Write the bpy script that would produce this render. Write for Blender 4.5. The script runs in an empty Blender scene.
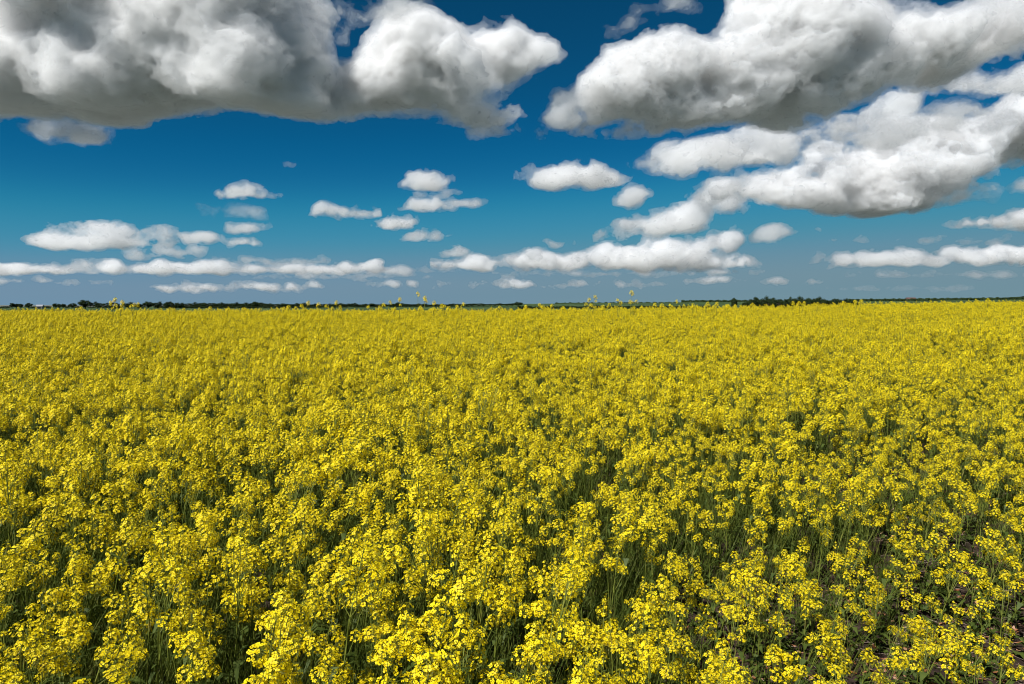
import bpy, bmesh, math, random
import numpy as np
from mathutils import Vector, Matrix, Euler

SC = bpy.context.scene
COL = SC.collection
R = math.radians
random.seed(7)

# ------------------------------------------------------------------ camera
FPX = 683.0                      # focal length in pixels of the 1024 wide frame
HORIZON = 305.0                  # picture row of the true horizon
CAM_Z = 2.0
PITCH = math.atan((342.0 - HORIZON) / FPX)
cam_data = bpy.data.cameras.new("camera")
cam_data.sensor_width = 36.0
cam_data.lens = FPX / 1024.0 * 36.0
cam_data.clip_start = 0.05
cam_data.clip_end = 200000.0
cam = bpy.data.objects.new("camera", cam_data)
COL.objects.link(cam)
cam.location = (0, 0, CAM_Z)
cam.rotation_euler = (R(90) - PITCH, 0, 0)
SC.camera = cam


def bearing(px, row):
    """Direction of a picture point as (x, 1, z) slopes per metre of forward distance."""
    cx, cy = (px - 512.0) / FPX, -(row - 342.0) / FPX
    fy = math.cos(PITCH) + cy * math.sin(PITCH)
    fz = -math.sin(PITCH) + cy * math.cos(PITCH)
    return cx / fy, fz / fy


# ------------------------------------------------------------------ light
SUN_EL, SUN_AZ = 48.0, 222.0     # azimuth clockwise from the view direction: behind the camera, to the left
world = bpy.data.worlds.new("World")
SC.world = world
world.use_nodes = True
wn, wl = world.node_tree.nodes, world.node_tree.links
wn.clear()
w_out = wn.new("ShaderNodeOutputWorld")
w_bg = wn.new("ShaderNodeBackground")
w_sky = wn.new("ShaderNodeTexSky")
w_sky.sky_type = 'NISHITA'
w_sky.sun_disc = False
w_sky.sun_elevation = R(SUN_EL)
w_sky.sun_rotation = R(SUN_AZ)
w_sky.altitude = 0
w_sky.air_density = 0.5
w_sky.dust_density = 0.0
w_sky.ozone_density = 8.0
def rgba(node, side, name=None):
    return [q for q in getattr(node, side) if q.type == 'RGBA' and (name is None or q.name == name)][0]


def scale_colour(src, colour):
    m = wn.new("ShaderNodeMix"); m.data_type = 'RGBA'; m.blend_type = 'MULTIPLY'
    m.inputs['Factor'].default_value = 1.0
    wl.new(src, rgba(m, 'inputs', 'A'))
    rgba(m, 'inputs', 'B').default_value = (*colour, 1)
    return rgba(m, 'outputs')


# the camera's response: white balance, contrast and a deep polarised blue
w_cur = wn.new("ShaderNodeRGBCurve")
for ci, pts in ((0, ((.026, .002), (.044, .004), (.074, .034), (.144, .125), (.235, .132), (.5, .15))),
                (1, ((.055, .053), (.093, .104), (.150, .205), (.246, .225), (.375, .226), (.7, .25))),
                (2, ((.133, .134), (.212, .240), (.300, .325), (.370, .315), (.514, .275), (.8, .27)))):
    cm = w_cur.mapping.curves[ci]
    cm.points[-1].location = (1.0, 0.3)
    for q in pts:
        cm.points.new(*q)
w_cur.mapping.update()
wl.new(scale_colour(w_sky.outputs[0], (0.05,) * 3), w_cur.inputs['Color'])
wl.new(scale_colour(w_cur.outputs[0], (16.9,) * 3), w_bg.inputs['Color'])
w_bg.inputs['Strength'].default_value = 0.05
wl.new(w_bg.outputs[0], w_out.inputs['Surface'])

sun_data = bpy.data.lights.new("sun", 'SUN')
sun_data.energy = 5.0
sun_data.angle = R(0.53)
sun_data.color = (1.0, 0.965, 0.91)
sun = bpy.data.objects.new("sun", sun_data)
COL.objects.link(sun)
_az, _el = R(SUN_AZ), R(SUN_EL)
to_sun = Vector((math.sin(_az) * math.cos(_el), math.cos(_az) * math.cos(_el), math.sin(_el)))
sun.rotation_euler = to_sun.to_track_quat('Z', 'Y').to_euler()
sun.location = to_sun * 50

SC.view_settings.view_transform = 'Standard'
SC.view_settings.look = 'None'
SC.view_settings.exposure = 0.55
SC.view_settings.gamma = 1.0
SC.view_settings.use_curve_mapping = False
SC.render.engine = 'CYCLES'
SC.cycles.max_bounces = 16
SC.cycles.diffuse_bounces = 3
SC.cycles.glossy_bounces = 2
SC.cycles.transmission_bounces = 4
SC.cycles.volume_bounces = 14
SC.cycles.transparent_max_bounces = 64
SC.cycles.use_denoising = True
SC.cycles.denoiser = 'OPENIMAGEDENOISE'
SC.cycles.denoising_input_passes = 'RGB_ALBEDO_NORMAL'
SC.cycles.pixel_filter_type = 'BLACKMAN_HARRIS'
SC.cycles.filter_width = 1.05
SC.cycles.use_adaptive_sampling = True
SC.cycles.adaptive_threshold = 0.02
SC.cycles.caustics_reflective = False
SC.cycles.caustics_refractive = False


# ------------------------------------------------------------------ helpers
def tag(o, label=None, cat=None, group=None, kind=None):
    if label: o['label'] = label
    if cat: o['category'] = cat
    if group: o['group'] = group
    if kind: o['kind'] = kind
    return o


def node_mat(name):
    m = bpy.data.materials.new(name)
    m.use_nodes = True
    nt = m.node_tree
    nt.nodes.clear()
    out = nt.nodes.new("ShaderNodeOutputMaterial")
    return m, nt, nt.nodes, nt.links, out


def np_mesh(name, verts, faces, mats=(), face_mat=None, smooth=False):
    """A mesh from numpy arrays; faces is one (n, 3 or 4) int array or a list of them."""
    me = bpy.data.meshes.new(name)
    flist = faces if isinstance(faces, (list, tuple)) else [faces]
    flist = [np.asarray(f, np.int32) for f in flist if len(f)]
    verts = np.asarray(verts, np.float32)
    me.vertices.add(len(verts))
    me.vertices.foreach_set("co", verts.ravel())
    tot = np.concatenate([np.full(len(f), f.shape[1], np.int32) for f in flist])
    loops = np.concatenate([f.ravel() for f in flist])
    me.loops.add(len(loops))
    me.loops.foreach_set("vertex_index", loops)
    me.polygons.add(len(tot))
    me.polygons.foreach_set("loop_start", np.concatenate([[0], np.cumsum(tot)[:-1]]).astype(np.int32))
    if face_mat is not None:
        me.polygons.foreach_set("material_index", np.asarray(face_mat, np.int32))
    me.update(calc_edges=True)
    for m in mats:
        me.materials.append(m)
    if smooth:
        me.polygons.foreach_set("use_smooth", np.ones(len(tot), bool))
    return me


def link(name, data, parent=None):
    o = bpy.data.objects.new(name, data)
    COL.objects.link(o)
    if parent is not None:
        o.parent = parent
    return o


# ------------------------------------------------------------------ clouds
def lattice_noise(shape, cell, rng, offset=None):
    """Smooth value noise on a regular grid (separable B-spline over a random lattice), about -1..1."""
    dims = [int(n / c) + 5 for n, c in zip(shape, cell)]
    a = rng.standard_normal(dims).astype(np.float32)
    for ax, (n, c) in enumerate(zip(shape, cell)):
        t = np.arange(n, dtype=np.float32) / c + rng.random()
        i = t.astype(int)
        f = (t - i).astype(np.float32)
        w = ((1 - f) ** 3 / 6, (3 * f ** 3 - 6 * f ** 2 + 4) / 6, (-3 * f ** 3 + 3 * f ** 2 + 3 * f + 1) / 6, f ** 3 / 6)
        sh = [1, 1, 1]
        sh[ax] = n
        a = sum(np.take(a, i + k, axis=ax) * w[k].reshape(sh) for k in range(4))
    return a * 2.2


def surface_nets(f, iso):
    """Quads of the iso surface of a 3-D array whose border lies below iso."""
    g = f - iso
    inside = g > 0
    nx, ny, nz = f.shape
    cnt = np.zeros((nx - 1, ny - 1, nz - 1), np.int8)
    for dx in (0, 1):
        for dy in (0, 1):
            for dz in (0, 1):
                cnt += inside[dx:nx - 1 + dx, dy:ny - 1 + dy, dz:nz - 1 + dz]
    act = (cnt > 0) & (cnt < 8)
    idx = np.full(act.shape, -1, np.int32)
    cells = np.argwhere(act)
    if not len(cells):
        return None
    idx[act] = np.arange(len(cells))
    pos = np.zeros((len(cells), 3), np.float32)
    num = np.zeros(len(cells), np.float32)
    cx, cy, cz = cells.T
    corner = [(a, b, c) for a in (0, 1) for b in (0, 1) for c in (0, 1)]
    for p in corner:
        for ax in range(3):
            if p[ax]:
                continue
            q = list(p); q[ax] = 1
            v0 = g[cx + p[0], cy + p[1], cz + p[2]]
            v1 = g[cx + q[0], cy + q[1], cz + q[2]]
            m = (v0 > 0) != (v1 > 0)
            t = np.where(m, v0 / np.where(m, v0 - v1, 1), 0)
            for k in range(3):
                pos[:, k] += np.where(m, p[k] + (t if k == ax else 0), 0)
            num += m
    pos = cells + pos / num[:, None]
    quads = []
    for ax in range(3):
        a = inside.take(range(0, f.shape[ax] - 1), axis=ax)
        b = inside.take(range(1, f.shape[ax]), axis=ax)
        e = np.argwhere(a != b)
        keep = np.ones(len(e), bool)
        o1, o2 = [k for k in range(3) if k != ax]
        for k in (o1, o2):
            keep &= (e[:, k] > 0) & (e[:, k] < f.shape[k] - 1)
        e = e[keep]
        flip = inside[tuple(e.T)]
        def cell(d1, d2):
            c = e.copy(); c[:, o1] -= d1; c[:, o2] -= d2
            return idx[tuple(c.T)]
        q = np.stack([cell(1, 1), cell(0, 1), cell(0, 0), cell(1, 0)], 1)
        if ax == 1:
            flip = ~flip
        q[~flip] = q[~flip][:, ::-1]
        quads.append(q)
    return pos, np.concatenate(quads)


def cloud_volume(name, density, aniso, skin):
    m, nt, n, l, out = node_mat(name)
    v = n.new("ShaderNodeVolumeScatter")
    v.inputs['Color'].default_value = (0.963, 0.978, 0.990, 1)
    v.inputs['Density'].default_value = density
    v.inputs['Anisotropy'].default_value = aniso
    l.new(v.outputs[0], out.inputs['Volume'])
    # the crisp rim of dense droplets: mostly clear, partly a white scattering skin
    t, d, tl, m2, mx = (n.new("ShaderNode" + k) for k in ("BsdfTransparent", "BsdfDiffuse", "BsdfTranslucent", "MixShader", "MixShader"))
    d.inputs['Color'].default_value = (0.645, 0.675, 0.715, 1)
    tl.inputs['Color'].default_value = (0.645, 0.675, 0.715, 1)
    m2.inputs[0].default_value = 0.4
    mx.inputs[0].default_value = skin
    l.new(d.outputs[0], m2.inputs[1]); l.new(tl.outputs[0], m2.inputs[2])
    l.new(t.outputs[0], mx.inputs[1]); l.new(m2.outputs[0], mx.inputs[2])
    l.new(mx.outputs[0], out.inputs['Surface'])
    return m


CLOUD_BASE = 1000.0


def make_cloud(label, base_row, blobs, seed, tau=None, veil=0.045, rough=1.0, detail=26.0, depth=1.0, vox=1.6, lift=0.0, flat=1.0, bias=0.35, skin=0.2):
    """blobs: (x, row, rx, ry[, rz[, dz]]) in picture pixels at the cloud's own distance.
    The distance follows from the height of the cloud base; tau and veil are densities per pixel of size."""
    tau = (0.19 if detail < 20 else 0.20) if tau is None else tau * 1.5
    rng = np.random.default_rng(seed)
    xs = [b[0] for b in blobs]
    x0 = 0.5 * (min(b[0] - b[2] for b in blobs) + max(b[0] + b[2] for b in blobs))
    sx, sz = bearing(x0, base_row)
    Y = min(CLOUD_BASE / max(sz, 0.012), 60000.0)
    s = Y / FPX * (1 + 0.0)
    B = []
    for b in blobs:
        rz = b[4] if len(b) > 4 else min(b[2], 1.6 * b[3] + 8) * depth
        dz = b[5] if len(b) > 5 else 0.0
        bx, bz = bearing(b[0], b[1])
        B.append((bx * FPX, dz, bz * FPX, b[2], rz, b[3]))
    zb = sz * FPX
    B = np.array(B, np.float32)
    pad = 0.5 * detail * rough + 4
    lo = (B[:, :3] - B[:, 3:] - pad).min(0)
    hi = (B[:, :3] + B[:, 3:] + pad).max(0)
    lo[2] = max(lo[2], zb - 10 - 0.3 * detail)
    shape = np.maximum(((hi - lo) / vox).astype(int) + 3, 6)
    ax = [lo[k] + vox * np.arange(shape[k], dtype=np.float32) for k in range(3)]
    X, Yg, Z = ax[0][:, None, None], ax[1][None, :, None], ax[2][None, None, :]
    f = np.full(shape, -80, np.float32)
    ksm = 0.1 * detail + 1.0
    for b in B:
        d = np.sqrt(((X - b[0]) / b[3]) ** 2 + ((Yg - b[1]) / b[4]) ** 2 + ((Z - b[2]) / b[5]) ** 2)
        e = (1 - d) * min(b[3], b[4], b[5])   # about the depth inside, in pixels
        f = ksm * np.logaddexp(f / ksm, np.clip(e, -80, 80) / ksm, dtype=np.float32)
    n = np.zeros(shape, np.float32)
    amp, c = 1.0, detail / vox
    big = None
    while c > 1.4:
        v = lattice_noise(shape, (c * 1.15, c * 1.15, c * 0.9), rng)
        if amp > 0.62:
            n += amp * v
        else:
            n += amp * (0.5 - 0.9 * np.abs(v) + 0.5 * v)  # rounded billows
        amp *= 0.62 if amp > 0.6 else 0.80
        c *= 0.5
    f += (n - bias) * 0.27 * detail * rough
    if detail < 12:
        f -= 0.8
    zz = Z - zb
    wob = lattice_noise((shape[0], shape[1], 1), (detail / vox, detail / vox, 4), rng) * 2.5 * flat
    f -= np.clip(-(zz + wob), 0, 60) * 1.6 * flat
    for k in range(3):
        sl = [slice(None)] * 3
        for end in (0, -1):
            sl[k] = end
            f[tuple(sl)] = -50
            sl[k] = slice(None)
    vs, fs, mi, off = [], [], [], 0
    for k, iso in enumerate((0.0, 0.15 * detail + 1.3)):
        r = surface_nets(f, iso)
        if r is None:
            continue
        p, q = r
        vs.append(p * vox + lo)
        fs.append(q + off)
        mi.append(np.full(len(q), k, np.int32))
        off += len(p)
    if not vs:
        return None
    V = np.concatenate(vs)
    # picture pixels -> metres; keep the object's origin at its middle
    V = V * s + np.array([0, Y, 0], np.float32)
    c0 = V.mean(0)
    me = np_mesh("cloud", V - c0, np.concatenate(fs), (cloud_volume("cloud_edge", veil / s, 0.5, 0.015), cloud_volume("cloud_body", tau / s, 0.4, min(skin, tau * 1.2) * (0.5 if detail < 12 else 1.0))), np.concatenate(mi), True)
    o = link("cloud", me)
    o.location = (float(c0[0]), float(c0[1]), float(c0[2]) + CAM_Z)
    tag(o, label, "cloud", "clouds in the blue sky")
    return o

# (label, base row, blobs, options)
make_cloud("huge grey and white cloud in the top left with a broad dark base", 110,
    [(-60, 40, 120, 82, 75), (60, 42, 140, 80, 70), (180, 25, 110, 80, 80), (255, 60, 75, 62), (290, 80, 52, 46), (120, 78, 140, 46, 70), (10, 68, 120, 54, 70), (312, 104, 30, 22), (240, 0, 70, 50), (268, 70, 56, 36, 42, -36), (212, 88, 50, 26, 34, -46), (70, 5, 70, 40, 50, -60)], 1, detail=40, rough=.85, bias=0.2, tau=0.11, skin=.15, vox=1.6)
make_cloud("white billowy cloud with a grey underside between the two biggest clouds", 126,
    [(425, 65, 62, 45), (385, 88, 52, 38), (432, 44, 38, 28), (398, 55, 40, 30), (490, 60, 42, 30), (505, 45, 22, 20), (362, 104, 42, 24), (470, 85, 50, 26), (538, 50, 18, 12), (488, 112, 26, 11)], 2, detail=28, vox=1.3)
make_cloud("biggest cloud on the right, white heaped tops over a long dark grey base", 130,
    [(650, 80, 58, 46), (618, 84, 34, 34), (690, 78, 44, 38), (745, 70, 52, 50), (752, 15, 40, 48), (815, 42, 76, 52), (880, 52, 66, 32), (950, 42, 58, 30), (1005, 24, 50, 30), (1060, 8, 60, 36), (675, 112, 66, 20), (765, 96, 78, 22), (850, 72, 60, 24), (848, 5, 30, 30)], 3, detail=34, vox=1.5)
make_cloud("torn wisp of cloud leaning off the left end of the biggest right cloud", 132,
    [(566, 108, 20, 20), (556, 120, 20, 10), (578, 95, 14, 16)], 4, detail=16, tau=0.05, veil=0.02, rough=1.2, vox=1.2)
make_cloud("ragged white scraps hanging below the dark base of the huge left cloud", 138,
    [(62, 130, 42, 10), (42, 127, 22, 9), (90, 135, 24, 8)], 5, detail=16, tau=0.035, veil=0.015, bias=0.6, rough=1.6, vox=1.2)
make_cloud("thin torn cloud veil at the top edge above the white billowy cloud", 30,
    [(330, 12, 40, 8), (395, 8, 30, 7), (420, 3, 16, 5), (345, 45, 14, 16)], 6, detail=16, tau=0.02, veil=0.01, rough=1.3, vox=1.3, flat=0)
make_cloud("small thin cloud scraps at the top edge left of the highest white heap", 30,
    [(672, 4, 24, 7), (650, 10, 14, 5), (610, 28, 14, 6), (628, 24, 10, 6)], 7, detail=12, tau=0.02, veil=0.01, rough=1.2, vox=1.2, flat=0)
make_cloud("hazy grey white cloud bank right under the base of the biggest cloud", 182,
    [(690, 162, 34, 15), (730, 152, 46, 20), (775, 145, 44, 20), (815, 140, 40, 17), (664, 168, 18, 10), (850, 122, 56, 15), (915, 104, 56, 15), (985, 88, 56, 15), (1050, 72, 50, 16)], 8, detail=20, tau=0.055, veil=0.02, rough=1.5, bias=0.5, vox=1.4)
make_cloud("long slanting cloud with bright tops rising to the right edge", 212,
    [(728, 194, 44, 17), (775, 186, 34, 20), (760, 178, 20, 13), (815, 190, 36, 16), (850, 177, 46, 24), (900, 162, 50, 25), (950, 150, 46, 26), (1000, 132, 44, 30), (1060, 112, 60, 38), (870, 197, 56, 11), (930, 182, 36, 13), (910, 172, 48, 22, 40, -25)], 9, detail=24, rough=1.45, bias=0.45, vox=1.5)
make_cloud("flat oval white cloud standing alone left of the cloud bank", 188,
    [(572, 177, 48, 12), (552, 180, 28, 9), (600, 176, 28, 10)], 10, bias=0.1, detail=14, vox=1.2, tau=0.08)
make_cloud("small rounded grey cloud just right of the flat oval cloud", 207,
    [(634, 198, 20, 11), (622, 203, 12, 5)], 11, detail=11, vox=1.0, tau=0.08)
make_cloud("pale smooth cloud tapering to the left under the slanting cloud", 242,
    [(718, 202, 30, 8), (650, 226, 36, 12), (680, 217, 34, 12), (620, 238, 18, 6), (690, 208, 24, 8)], 12, detail=13, vox=1.1, tau=0.07)
make_cloud("long low heaped cloud line right of the centre with a raised right end", 270,
    [(462, 266, 22, 4), (490, 263, 26, 6), (525, 261, 28, 8), (560, 261, 30, 8), (600, 259, 34, 10), (640, 257, 34, 12), (675, 252, 34, 11), (705, 243, 28, 8), (725, 240, 18, 7), (690, 262, 40, 7), (660, 262, 40, 8)], 13, skin=.25, bias=-0.1, detail=10, rough=1.45, vox=0.9)
make_cloud("small bright heap at the right end of the long low cloud line", 267,
    [(746, 261, 17, 7), (735, 264, 14, 4)], 14, detail=8, rough=1.45, vox=0.8)
make_cloud("ragged grey arrow shaped cloud above the bright small heap", 244,
    [(772, 237, 18, 6), (786, 233, 18, 3), (775, 231, 8, 4)], 15, detail=10, vox=0.9, tau=0.04, rough=1.2)
make_cloud("low broken cloud row on the right over the dark wood", 265,
    [(845, 260, 18, 7), (870, 258, 26, 6), (905, 258, 30, 7), (928, 260, 22, 6), (835, 263, 14, 4), (890, 262, 50, 4)], 16, skin=.25, bias=-0.1, detail=9, rough=1.45, vox=0.9, tau=0.08)
make_cloud("low heaped cloud with a bright peak at the right edge", 266,
    [(955, 254, 16, 8), (975, 256, 26, 9), (1005, 254, 30, 11), (1040, 256, 30, 10)], 17, skin=.25, detail=9, rough=1.45, vox=0.9)
make_cloud("flat bottomed white cloud cut by the right edge", 230,
    [(985, 224, 22, 7), (1005, 221, 26, 9), (1030, 218, 22, 10), (968, 228, 10, 4)], 18, detail=10, rough=1.45, vox=0.9)
make_cloud("long thin streak of cloud below the slanting cloud at right", 206,
    [(960, 198, 46, 6), (1000, 190, 34, 8), (925, 202, 26, 3), (1030, 186, 26, 9)], 19, detail=11, vox=1.0, tau=0.04, veil=0.02)
make_cloud("wide layered lens shaped cloud low on the left", 248,
    [(90, 241, 60, 7), (50, 240, 34, 6), (130, 242, 40, 6), (92, 226, 30, 7), (120, 231, 40, 7), (155, 236, 26, 5)], 20, bias=0.1, detail=12, vox=1.0, tau=0.06)
make_cloud("thin white streak right of the lens shaped cloud", 246,
    [(215, 239, 28, 5), (236, 242, 18, 4), (200, 237, 18, 3)], 21, detail=9, rough=1.45, vox=0.9, tau=0.06)
make_cloud("small white cloud shaped like a flat cap, highest over the left field", 197,
    [(248, 192, 16, 5), (236, 191, 12, 4), (262, 194, 14, 3)], 22, bias=0.1, detail=8, rough=1.45, vox=0.9, tau=0.06)
make_cloud("thin dusky grey cloud smudge under the cap shaped cloud", 218,
    [(228, 211, 16, 7), (245, 210, 18, 6), (260, 215, 6, 5)], 23, detail=10, rough=1.45, vox=0.9, tau=0.010, veil=0.007)
make_cloud("small pale cloud between the grey smudge and the white streak", 234,
    [(240, 229, 16, 5), (252, 227, 12, 4)], 24, detail=8, rough=1.45, vox=0.9, tau=0.05)
make_cloud("small dark grey scraps under the right end of the lens cloud", 258,
    [(184, 252, 14, 6), (194, 248, 10, 4), (160, 252, 8, 5), (134, 255, 10, 9), (140, 259, 12, 5)], 25, detail=9, rough=1.45, vox=0.9, tau=0.03)
make_cloud("triangular white cloud, topmost of the small group in the middle", 187,
    [(428, 184, 22, 5), (426, 178, 12, 8), (444, 184, 10, 4)], 26, bias=0.1, detail=9, rough=1.45, vox=0.9, tau=0.07)
make_cloud("rounded white cloud in the middle of the small group", 211,
    [(424, 203, 16, 8), (436, 204, 16, 8), (450, 208, 8, 4), (414, 206, 8, 5)], 27, bias=0.1, detail=9, rough=1.45, vox=0.9, tau=0.08)
make_cloud("small oval cloud at the right of the small middle group", 209,
    [(463, 203, 15, 5), (472, 205, 9, 4)], 28, detail=8, rough=1.45, vox=0.9, tau=0.06)
make_cloud("thin flat streak under the triangular cloud", 195,
    [(438, 192, 18, 3)], 29, detail=7, rough=1.45, vox=0.8, tau=0.03)
make_cloud("low white cloud drawn out to the right, left of the oval one", 218,
    [(328, 211, 15, 5), (345, 213, 18, 4), (360, 215, 12, 2.5)], 30, bias=0.1, detail=8, rough=1.45, vox=0.9, tau=0.07)
make_cloud("smooth oval white cloud over the middle of the field", 230,
    [(400, 223, 22, 6), (392, 222, 14, 5)], 31, bias=0.1, detail=8, rough=1.45, vox=0.9, tau=0.1)
make_cloud("faint grey streak under the smooth oval cloud", 241,
    [(420, 236, 18, 4), (432, 236, 12, 3)], 32, detail=8, rough=1.45, vox=0.9, tau=0.03)
make_cloud("faint flat cloud over the left end of the long cloud line", 258,
    [(446, 253, 18, 4), (455, 254, 14, 3)], 33, detail=7, rough=1.45, vox=0.8, tau=0.05)
make_cloud("long low line of small heaped clouds across the left horizon", 274,
    [(-10, 270, 30, 4), (30, 269, 26, 4), (62, 268, 20, 5), (88, 265, 16, 7), (110, 267, 20, 6), (140, 269, 26, 5), (170, 267, 22, 6), (200, 268, 24, 5), (225, 267, 22, 6), (255, 268, 22, 5), (285, 268, 24, 5), (315, 269, 20, 4), (80, 270, 130, 3), (260, 270, 130, 3)], 34, skin=.25, bias=-0.2, detail=8, rough=1.15, vox=0.9)
make_cloud("low heaped cloud ending the line on the left horizon", 273,
    [(350, 268, 14, 5), (365, 267, 14, 6), (378, 269, 12, 4), (340, 269, 10, 3)], 35, detail=7, rough=1.45, vox=0.8)
make_cloud("lowest white cloud streak above the left tree row", 292,
    [(185, 289, 20, 3), (210, 288, 22, 3.5), (240, 287, 22, 4), (265, 287, 20, 3.5), (285, 288, 14, 3)], 36, skin=.25, bias=-0.1, detail=6, rough=1.45, vox=0.7)
make_cloud("tiny white cloud low beside the lowest streak", 290,
    [(312, 286, 11, 3)], 37, detail=5, rough=1.45, vox=0.6)
make_cloud("low pale cloud row above the middle of the horizon", 288,
    [(378, 286, 8, 2.5), (398, 284, 14, 3), (412, 283, 10, 3), (440, 284, 10, 3)], 38, detail=5, rough=1.45, vox=0.6, tau=0.08)
make_cloud("bright little heaped cloud low in the centre above the green strip", 288,
    [(500, 284, 16, 4), (514, 282, 12, 5), (528, 285, 8, 2.5), (482, 285, 12, 3), (507, 280, 7, 5)], 39, skin=.25, detail=6, rough=1.45, vox=0.7)
make_cloud("pale broken cloud row low over the dark wood", 286,
    [(700, 280, 12, 3.5), (718, 280, 16, 3), (765, 281, 12, 3), (785, 281, 14, 3.5), (805, 282, 10, 2.5)], 40, detail=6, rough=1.45, vox=0.7, tau=0.08)
make_cloud("faint cloud streak low in the middle of the right half", 289,
    [(560, 285, 12, 2.5), (580, 284, 14, 3), (622, 285, 12, 3), (660, 284, 12, 2.5)], 41, detail=6, rough=1.45, vox=0.7, tau=0.05)
make_cloud("tiny pale cloud pair above the low line in the right half", 246,
    [(553, 236, 7, 3), (558, 243, 10, 3)], 42, detail=6, rough=1.45, vox=0.7, tau=0.05)
make_cloud("tiny wisp high over the left field", 168, [(270, 170, 9, 6), (276, 175, 6, 3)], 43, detail=6, rough=1.45, vox=0.7, tau=0.04)

for k, (lb, row, bl, ta) in enumerate([
    ("tiny flat wisp above the cap shaped cloud over the left field", 167, [(295, 165, 6, 2.5)], .05),
    ("very thin pale streak low over the left edge, under the long heaped line", 284, [(20, 281, 40, 2.5), (70, 283, 30, 2)], .06),
    ("thin dusky band just over the long heaped line on the left", 263, [(255, 260, 40, 3), (300, 262, 40, 3), (220, 262, 20, 3)], .03),
    ("thin grey band between the two low cloud lines left of the middle", 279, [(320, 277, 50, 2.5), (390, 276, 40, 2.5), (260, 279, 30, 2)], .06),
    ("thin grey band joining the low cloud line at the middle of the picture", 274, [(420, 271, 40, 3), (445, 269, 26, 3), (390, 272, 24, 2.5)], .045),
    ("long pale streak under the long heaped line right of the middle", 276, [(560, 274, 60, 2.5), (640, 274, 60, 2.5), (720, 272, 40, 2.5)], .06),
    ("faint pale streak over the right field just above the horizon", 292, [(860, 289, 50, 2), (930, 288, 40, 2)], .02),
    ("faint wisps low over the right edge of the field", 278, [(900, 275, 40, 2.5), (970, 275, 50, 2.5)], .03),
    ("thin pale streak just above the low heaped cloud at the right edge", 246, [(930, 240, 24, 2.5), (985, 241, 30, 3)], .04),
    ("thin torn veil bridging the two cloud banks on the right", 160, [(880, 138, 50, 8), (930, 126, 50, 9), (985, 112, 40, 9), (840, 150, 30, 6)], .03),
    ("ragged small scrap under the right tip of the white billowy cloud", 142, [(498, 118, 22, 8), (480, 126, 12, 4)], .05),
    ("thin torn scraps between the flat oval cloud and the cloud bank", 178, [(640, 165, 20, 8), (655, 172, 16, 6), (618, 160, 8, 4)], .03),
    ("tiny cloud puff right over the low broken row on the right", 243, [(833, 240, 5, 2)], .06),
    ("tiny cloud puff between the low row and the peaked cloud on the right", 244, [(855, 242, 6, 2.5)], .06)]):
    make_cloud(lb, row, bl, 60 + k, detail=8 if row > 200 or row == 167 else 15, vox=.8 if row > 200 else 1.2, tau=ta, veil=ta * .6, rough=1.1)

# ------------------------------------------------------------------ terrain
CREST = 24.0


def smooth01(t):
    t = np.clip(t, 0, 1)
    return t * t * (3 - 2 * t)


_px_k = np.array([-900, 0, 256, 512, 640, 768, 900, 1024, 1900], float)
_row_crest = np.array([309.4, 309.4, 309.2, 308.4, 307.2, 305.0, 301.8, 299.6, 292], float)
_row_far = np.array([307, 307, 306.5, 304.0, 303.0, 301.8, 301, 299.5, 296], float)


def ground_z(x, y):
    x = np.asarray(x, float); y = np.asarray(y, float)
    px = np.clip(512 + FPX * x / np.maximum(y, 1.0), -900, 1900)
    gc = CAM_Z - CREST * (np.interp(px, _px_k, _row_crest) - HORIZON) / FPX - 0.91
    sl = gc / (CREST - 2.3)
    a, b = 19.0, 36.0
    yy = np.clip(y, 2.3, b)
    z = sl * (np.minimum(yy, a) - 2.3)
    e = np.maximum(yy - a, 0)
    z += sl * e - (sl + 0.03) * e * e / (2 * (b - a))
    z -= 0.03 * np.clip(y - b, 0, 150)
    zf_top = CAM_Z + 2000.0 * (HORIZON - np.interp(px, _px_k, _row_far)) / FPX
    zf = -2.0 + (zf_top + 2.0) * smooth01((y - 150) / 1850)
    w = smooth01((y - 60) / 120)
    z = z * (1 - w) + zf * w
    near = smooth01((y + 6) / 8)
    bump = 0.02 * np.sin(x * 2.3 + 1.1 * np.sin(y * 1.7)) * np.sin(y * 2.9 + np.sin(x * 1.3))
    return z * near + bump * (np.hypot(x, y) < 60)


def ramp(n, l, src, stops, interp='LINEAR'):
    r = n.new("ShaderNodeValToRGB")
    r.color_ramp.interpolation = interp
    el = r.color_ramp.elements
    while len(el) < len(stops):
        el.new(0.5)
    for e, (p, c) in zip(el, stops):
        e.position = p
        e.color = (*c, 1)
    l.new(src, r.inputs[0])
    return r.outputs[0]


def noise(n, l, scale, detail=4, rough=0.6, vec=None):
    t = n.new("ShaderNodeTexNoise")
    t.inputs['Scale'].default_value = scale
    t.inputs['Detail'].default_value = detail
    t.inputs['Roughness'].default_value = rough
    if vec is not None:
        l.new(vec, t.inputs['Vector'])
    return t.outputs['Fac']


def geo_pos(n):
    return n.new("ShaderNodeNewGeometry").outputs['Position']


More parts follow.
